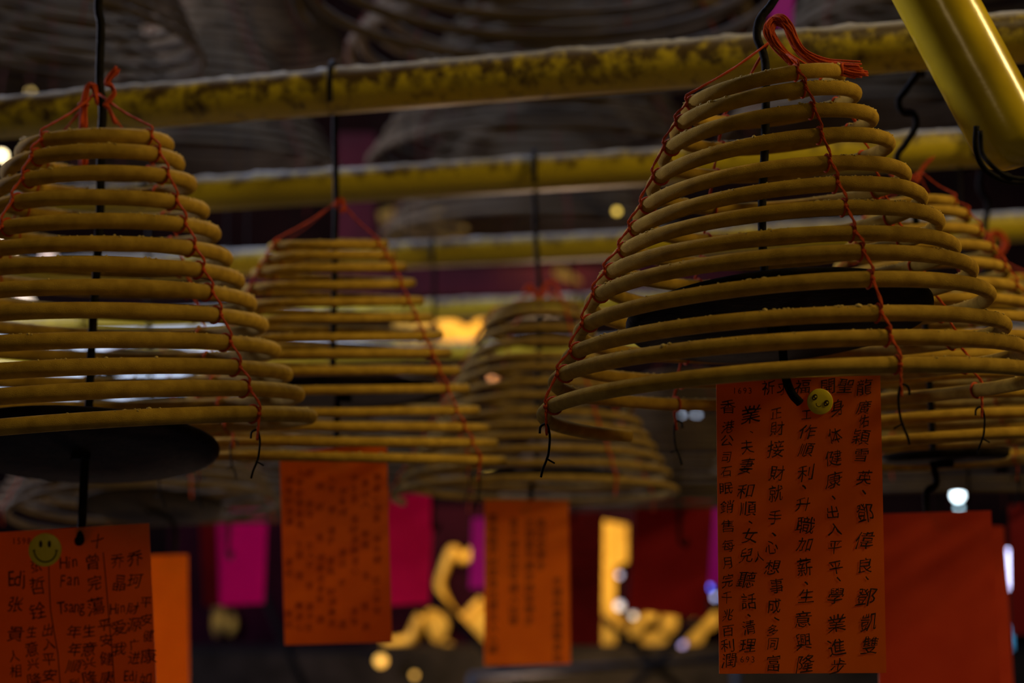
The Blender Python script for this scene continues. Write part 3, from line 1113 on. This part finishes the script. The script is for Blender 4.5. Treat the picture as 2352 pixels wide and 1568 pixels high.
for (word, x, y, s_, sp) in (('Edj', 26, 1328, 50, 14), ('Hin', 146, 1292, 40, 13), ('Fan', 144, 1334, 42, 16), ('Tsang', 140, 1396, 42, 12), ('Hin', 260, 1398, 36, 11), ('Edj', 290, 1552, 36, 11)):
    for k, ch in enumerate(word):
        put_glyph(w, ch, x + k * sp, y + (4 if ch in 'gj' else 0), s_, DI, 0.6, 0.75)
stroke(w, [(112, 1298), (113, 1340), (116, 1400), (124, 1450), (133, 1500), (138, 1570)], 2.2, DI)
stroke(w, [(237, 1268), (242, 1320), (247, 1380), (252, 1440), (258, 1500), (262, 1570)], 2.2, DI)
w.build('handwriting', M['ink'], left_card, smooth=False)
w = MB()
for k, ch in enumerate('1598'):
    put_glyph(w, ch, 32 + k * 11.5, 1242, 21, DI, 0.2, 0.9)
w.build('stamped_number', M['stamp_ink'], left_card, smooth=False)
badge(left_card, 104, 1262, 38, D - 0.0004, 'yellow badge with two oval eyes and a wide smile', 'smile')


def small_text_card(root, x0, x1, y0, y1, d, cols_, size, seed, skip=0.1, chars='身体健康出入平安學業進步生意興隆財源廣進心想事成'):
    w_ = MB()
    random.seed(seed)
    k = random.randint(0, 20)
    for x in cols_:
        y = y0 + random.uniform(0, size)
        while y < y1:
            if random.random() > skip:
                put_glyph(w_, chars[k % len(chars)], x + random.uniform(-2, 2), y, size, d - 0.0006, 0.8)
            k += 1
            y += size * 1.12
    w_.build('handwriting', M['faint_ink'] if skip > 0.3 else M['ink'], root, smooth=False)


D = 2.36
mid_card = card([(642, 1040), (888, 1018), (901, 1474), (654, 1481)], D, M['orange'],
                'orange card with small faint handwriting hanging under the middle coil')
small_text_card(mid_card, 650, 890, 1085, 1450, D, [664, 688, 712, 736, 762, 788, 814, 840, 866], 21, 11, 0.31)
D = 2.985
far_card = card([(1112, 1148), (1306, 1148), (1311, 1524), (1112, 1528)], D, M['orange'],
                'orange card with four blurred columns of writing, below the far coil with red bow')
w = MB()
random.seed(5)
for (x, y0, y1) in ((1132, 1190, 1500), (1180, 1200, 1440), (1216, 1200, 1440), (1242, 1200, 1310), (1280, 1335, 1515)):
    y = y0
    while y < y1:
        put_glyph(w, random.choice('身体健康出入平安學業進步'), x, y, 24, D - 0.0006, 0.7)
        y += 25
w.build('handwriting', M['ink'], far_card, smooth=False)

CARDS = [
    ([(2012, 1180), (2276, 1172), (2300, 1600), (2020, 1610)], 2.10, 'red', 'plain red card under the crooked rod, right of the big handwritten card'),
    ([(2150, 1200), (2306, 1208), (2330, 1600), (2160, 1610)], 2.74, 'red', 'red card whose edge peeks out behind the plain red card'),
    ([(2318, 1158), (2480, 1160), (2480, 1450), (2322, 1458)], 3.6, 'maroon', 'dark red card cut off by the right picture edge'),
    ([(250, 1278), (432, 1272), (436, 1640), (260, 1640)], 3.2, 'orange', 'bright plain orange card just right of the lower left card'),
    ([(498, 1175), (615, 1160), (606, 1385), (505, 1390)], 4.75, 'fuchsia', 'magenta card between the left and middle orange cards'),
    ([(458, 1200), (560, 1205), (556, 1392), (468, 1392)], 4.85, 'maroon', 'maroon card peeking out left of the magenta card'),
    ([(860, 1130), (998, 1135), (986, 1385), (868, 1392)], 4.2, 'magenta', 'pink card just right of the middle orange card'),
    ([(1085, 1190), (1200, 1180), (1205, 1352), (1078, 1350)], 5.1, 'purple', 'purple card peeking out left of the far orange card'),
    ([(1250, 1180), (1384, 1178), (1380, 1482), (1255, 1480)], 3.9, 'maroon', 'maroon card just right of the far orange card'),
    ([(1462, 1140), (1640, 1150), (1622, 1420), (1444, 1400)], 4.0, 'crimson', 'slightly tilted deep red card left of the big handwritten card'),
    ([(1560, 1165), (1680, 1160), (1680, 1340), (1565, 1345)], 4.6, 'purple', 'dark pink card between the tilted red card and the big handwritten card'),
    ([(1775, -120), (1832, -120), (1820, 62), (1768, 58)], 3.6, 'purple', 'violet card hanging at the top edge right of the big coil hook'),
]
for i, (cs, dd, mk, lab) in enumerate(CARDS):
    cr = card(cs, dd, M[mk], lab)
    if i > 0 and i != 3:
        c = Vector(cr.location)
        zt = 5.7
        for yc in P_Y:
            if abs(pole_y_at(yc, c.x) - c.y) < 0.10:
                zt = POLE_H
        m = MB()
        m.tube([c + Vector((0, -0.002, -0.02)), c + Vector((0, -0.004, -0.004)), c + Vector((0, 0.002, 0.012)), Vector((c.x, c.y, zt))], 0.0022, 6)
        m.build('string', M['wire'], cr)

# ---------------------------------------------------------------- far altar: banners, gilt carvings, lattice, lamps
def rect(name, x0, y0, x1, y1, d, th, mat, label, cat, group=None):
    a = at(x0, y1, d); b = at(x1, y0, d)
    m = MB()
    m.box(((a.x + b.x) / 2, d + th / 2, (a.z + b.z) / 2), b.x - a.x, th, b.z - a.z)
    o = m.build(name, mat, smooth=False, origin=((a.x + b.x) / 2, d + th / 2, (a.z + b.z) / 2))
    tag(o, label, cat, group)
    if name in ('valance', 'banner', 'paper_strip'):
        for sx in (-0.4, 0.4):
            q = MB()
            p = Vector(((a.x + b.x) / 2 + sx * (b.x - a.x), d + th / 2, b.z - 0.01))
            q.tube([p, Vector((p.x, p.y, 5.7))], 0.003, 5)
            q.build('hanging_wire', M['wire'], o)
    return o


rect('valance', 560, 612, 1700, 676, 7.6, 0.02, M['banner'], 'long maroon cloth strip under the third yellow pole', 'cloth')
rect('banner', 770, 305, 862, 640, 7.8, 0.02, M['banner'], 'narrow maroon banner hanging behind the middle rod', 'banner')
rect('altar_board', 380, 1160, 1720, 1746, 9.3, 0.08, M['lacquer'], 'dark lacquered altar board behind the gilt carvings', 'altar')
rect('altar_table', -300, 1500, 2700, 1980, 8.6, 0.5, M['dark_wood'], 'dark altar table along the bottom edge', 'table')

# steel rail before the altar table
m = MB()
m.tube([at(1080, 1552, 6.2), at(1300, 1536, 6.2), at(1700, 1510, 6.2)], 0.014, 12)
o = m.build('steel_rail', M['steel'], origin=at(1300, 1536, 6.2))
for px in (1085, 1690):
    c = at(px, 1552 - (px - 1080) * 0.068, 6.2)
    q = MB(); q.tube([c, Vector((c.x, c.y, 0.0))], 0.018, 10); q.build('post', M['steel'], o)
tag(o, 'dull grey steel rail along the bottom edge, left of the big handwritten card', 'rail')


def gilt(kind, pts, width, d, label, group='gilt carvings on the altar board', mat=None):
    m = MB()
    if kind == 'scroll':
        m.tube(smooth_path([at(x, y, d) for x, y in pts], 5), width / FPX * d / 2, 10)
        c = at(pts[0][0], pts[0][1], d)
    elif kind == 'leaf':
        x, y, rx, ry, ang = pts
        poly = []
        for k in range(18):
            a = 2 * PI * k / 18
            w_ = 1 + 0.12 * math.cos(3 * a)
            u, v = rx * w_ * math.cos(a), ry * w_ * math.sin(a)
            q = at(x + u * math.cos(ang) - v * math.sin(ang), y + u * math.sin(ang) + v * math.cos(ang), d)
            poly.append((q.x, q.z))
        m.prism(poly, d - 0.03, d + 0.03)
        c = at(x, y, d)
    elif kind == 'poly':
        poly = []
        for (x, y) in pts:
            q = at(x, y, d); poly.append((q.x, q.z))
        m.prism(poly, d - 0.03, d + 0.03)
        c = at(pts[0][0], pts[0][1], d)
    o = m.build('gilt_carving', mat or M['gilt'], smooth=(kind == 'scroll'), origin=c)
    tag(o, label, 'carving', group)
    if d < 9:
        q = MB(); q.tube([Vector(c), Vector((c.x, c.y, 5.7))], 0.004, 6)
        q.build('hanging_wire', M['wire'], o)
    return o


G = 9.275
gilt('scroll', [(1100, 1255), (1062, 1284), (1040, 1262), (1018, 1310), (1010, 1345), (1030, 1395), (1060, 1422), (1088, 1398), (1108, 1378)], 22, G, 'hexagonal gilt scroll left of the far orange card')
gilt('leaf', (1003, 1435, 24, 38, -0.3), 0, G, 'oval gilt leaf below the gilt scroll')
gilt('poly', [(1068, 1432), (1120, 1385), (1125, 1480), (1108, 1478)], 0, G, 'bright gilt triangle at the left edge of the far orange card')
gilt('scroll', [(880, 1482), (910, 1478), (940, 1470), (955, 1445), (968, 1415)], 30, G, 'curved gilt scroll below the pink card')
gilt('leaf', (902, 1262, 12, 30, 0.0), 0, G, 'slim gilt leaf between middle orange card and pink card')
gilt('poly', [(1384, 1195), (1440, 1205), (1440, 1290), (1412, 1300), (1412, 1400), (1440, 1440), (1425, 1450), (1384, 1410)], 0, G, 'tall gilt upright left of the tilted red card')
gilt('leaf', (1396, 1458, 18, 40, 0.05), 0, G - 0.02, 'gilt leaf at the foot of the tall gilt upright')
for i, (x, y, rx, ry, an) in enumerate([(1462, 1440, 11, 26, 0.5), (1492, 1412, 14, 18, 0.3), (1502, 1470, 32, 22, -0.4), (1535, 1430, 18, 34, 0.2), (1598, 1455, 18, 36, 0.3), (1630, 1420, 20, 26, 0.0)]):
    gilt('leaf', (x, y, rx, ry, an), 0, G, ['narrow gilt leaf first in the row under the tilted red card', 'small gilt bud second in the row under the tilted red card', 'wide gilt shell lowest in the row under the tilted red card', 'upright gilt petal in the middle of the row under the tilted red card', 'slanting gilt petal right of the dark diagonal rail', 'round gilt bud touching the left edge of the big handwritten card'][i])
for i, (x, y, r) in enumerate([(960, 1503, 12), (992, 1500, 11), (1028, 1485, 13), (1096, 1500, 11), (503, 1420, 14), (533, 1430, 10), (487, 1530, 16), (690, 1548, 12), (575, 1140, 12)]):
    gilt('leaf', (x, y, r, r * (1.0 if i < 4 else 2.9 if i < 6 else 1.0), 0), 0, G, ['gilt stud below the curved gilt scroll', 'gilt stud under the oval gilt leaf', 'larger gilt stud right of the oval gilt leaf', 'gilt stud near the foot of the far orange card', 'tall dull gilt bar left below the magenta card', 'thin dull gilt bar right below the magenta card', 'dull gilt stud low between left and middle orange cards', 'gilt stud at the lower left corner of the middle orange card', 'gilt stud above the magenta card'][i], mat=M['dim_gilt'] if 4 <= i < 7 else None)
# carved gilt eaves high up behind the poles
gilt('poly', [(905, 745), (930, 735), (960, 742), (1000, 728), (1040, 735), (1075, 752), (1090, 740), (1112, 728), (1104, 760), (1085, 785), (910, 785)], 0, 8.4, 'bright gilt eave carving above the window strip, left of the far coil', 'gilt eave carvings', M['gilt'])
gilt('poly', [(870, 490), (900, 478), (960, 500), (1010, 482), (1060, 505), (1085, 545), (1030, 552), (960, 545), (900, 560), (878, 540)], 0, 8.8, 'dim gilt eave carving between second pole and third pole', 'gilt eave carvings', M['dim_gilt'])
gilt('leaf', (1300, 632, 34, 9, 0.4), 0, 7.4, 'small gilt leaf on the maroon strip', 'gilt eave carvings')
lamp('eave_fill', 'POINT', at(1010, 800, 7.9), 1.6, (1.0, 0.62, 0.18), 0.05)  # bare light added to brighten the gilt eave carvings

# dark lattice of diagonal bars before the altar
for (p, q, lab) in (((985, 1350), (1125, 1500), 'dark diagonal bar beside the gilt scroll'),
                    ((1625, 1405), (1500, 1530), 'dark diagonal bar rising toward the tilted red card'),
                    ((1405, 1435), (1475, 1500), 'short dark diagonal bar below the tall gilt upright'),
                    ((612, 1380), (660, 1490), 'dark diagonal bar left of the middle orange card')):
    m = MB()
    a = at(p[0], p[1], 6.8); b = at(q[0], q[1], 6.8)
    e = (b - a)
    m.tube([a - e * 0.25, a, b, b + e * 1.6], 0.016, 8)
    o = m.build('lattice_bar', M['wire'], origin=a)
    tag(o, lab, 'bar')

# lamps seen as discs of light
BULBS = [
    (1417, 485, 7, 5.6, (1.0, 0.66, 0.10), 2.4, 'small yellow lamp between second and third poles left of the biggest coil'),
    (875, 1517, 13, 8.5, (1.0, 0.55, 0.10), 1.6, 'round amber lamp below the middle orange card'),
    (952, 1550, 6, 8.5, (1.0, 0.60, 0.12), 1.2, 'small amber lamp at the bottom edge, right of the round amber one'),
    (1423, 1320, 6, 7.8, (0.62, 0.62, 1.0), 1.2, 'pale lilac lamp, upper of two beside the tall gilt upright'),
    (1423, 1390, 10, 8.0, (0.75, 0.78, 1.0), 0.9, 'pale white lamp, lower of two beside the tall gilt upright'),
    (1455, 1413, 7, 8.0, (0.85, 0.85, 0.9), 0.8, 'whitish lamp at the lower left corner of the tilted red card'),
    (1628, 1347, 6, 8.0, (0.08, 0.12, 1.0), 5.0, 'blue lamp left of the big handwritten card'),
    (1645, 1372, 7, 8.0, (0.50, 0.55, 1.0), 3.0, 'pale blue lamp just below the blue one'),
    (1567, 1478, 8, 8.0, (0.36, 0.34, 0.9), 1.2, 'dull lavender lamp under the dark diagonal bar'),
    (2200, 1137, 11, 8.0, (0.75, 0.92, 1.0), 12.0, 'brightest white lamp above the plain red card'),
    (2203, 1166, 5, 8.0, (0.55, 0.85, 1.0), 4.0, 'small pale lamp just under the brightest one'),
    (2180, 978, 3, 8.0, (0.6, 0.9, 1.0), 6.0, 'tiny pale lamp, left of a pair under the right coil'),
    (2211, 975, 4, 8.0, (0.6, 0.9, 1.0), 6.0, 'tiny pale lamp, right of a pair under the right coil'),
    (1563, 956, 5, 8.0, (0.6, 0.75, 1.0), 3.0, 'pale lamp, left of a pair seen inside the big coil foot'),
    (1600, 954, 5, 8.0, (0.6, 0.75, 1.0), 2.0, 'pale lamp, right of a pair seen inside the big coil foot'),
    (4, 357, 9, 8.0, (1.0, 0.80, 0.45), 12.0, 'warm white lamp at the left edge beside the left coil top'),
    (60, 330, 3, 8.0, (1.0, 0.80, 0.5), 8.0, 'tiny warm lamp above the warm white one at the left edge'),
    (14, 572, 18, 8.0, (1.0, 0.78, 0.55), 12.0, 'warm bright lamp behind the left coil at the left edge'),
    (112, 592, 16, 8.0, (1.0, 0.75, 0.60), 0.9, 'dull warm lamp behind the left coil sixth ring'),
    (55, 702, 22, 8.0, (1.0, 0.80, 0.62), 2.2, 'warm lamp above the window behind the left coil'),
    (1400, 957, 7, 8.0, (1.0, 0.45, 0.12), 1.0, 'dim orange lamp inside the biggest coil lower left rings'),
    (1390, 955, 6, 8.4, (1.0, 0.5, 0.12), 1.0, 'faint orange lamp touching the dim orange one'),
    (1120, 1078, 10, 8.0, (1.0, 0.7, 0.12), 0.7, 'dim yellow lamp behind the far coil left flank'),
    (1132, 865, 8, 8.0, (1.0, 0.5, 0.25), 0.5, 'faint orange lamp behind the upper rings of the far coil'),
    (70, 212, 7, 8.0, (1.0, 0.7, 0.2), 1.5, 'small yellow lamp above the crusty pole at the left'),
]
for (x, y, rp, dd, colr, st, lab) in BULBS:
    c = at(x, y, dd)
    R = rp / FPX * dd
    root = empty('lamp', c, lab, 'lamp')
    m = MB(); m.ball(c, R, 14)
    m.build('bulb', emit('bulb_glow', colr, st), root)
    m = MB()
    m.lathe(c + Vector((0, 0, R * 0.9)), [(R * 0.45, 0), (R * 0.5, R * 0.3), (R * 0.4, R * 1.2), (R * 0.15, R * 1.3)], 10)
    m.tube([c + Vector((0, 0, R * 2)), Vector((c.x, c.y, 5.7))], 0.0022, 5)
    m.build('socket', M['wire'], root)
# tube lamps, and an added glowing strip for the sheen on a card edge
for (p, q, dd, r, colr, st, lab) in ((((2145, 915)), ((2215, 898)), 7.7, 0.014, (0.6, 0.88, 1.0), 9.0, 'short bright white tube lamp seen under the right end of the biggest coil'),
                                     (((2314, 1262)), ((2316, 1350)), 7.0, 0.008, (0.62, 0.62, 1.0), 6.0, 'thin upright white glowing strip added as card-edge sheen between the red cards at the right edge'),
                                     (((2316, 1440)), ((2318, 1490)), 7.0, 0.014, (0.10, 0.45, 0.85), 0.9, 'small blue tube lamp below the thin upright white strip')):
    a = at(p[0], p[1], dd); b = at(q[0], q[1], dd)
    root = empty('lamp_sheen_strip', a, lab, 'lamp')
    m = MB(); m.tube([a, b], r, 10); m.build('glow_tube', emit('tube_glow', colr, st), root)
    m = MB(); m.tube([a - (b - a) * 0.04, a], r * 1.15, 10); m.tube([b, b + (b - a) * 0.04], r * 1.15, 10); m.tube([b, Vector((b.x, b.y, 5.7))], 0.0022, 5); m.build('end_cap', M['wire'], root)

# red streamers before the window
for (x, y0, y1, wd, lab) in ((302, 700, 752, 16, 'red paper strip before the window, behind the left coil middle rings'),
                             (150, 790, 850, 22, 'dark red strip before the window at the left'),
                             (205, 800, 846, 12, 'thin red strip before the window, right of the dark red one')):
    rect('paper_strip', x - wd, y0, x + wd, y1, 10.84, 0.02, M['banner'], lab, 'strip', 'paper strips before the window')
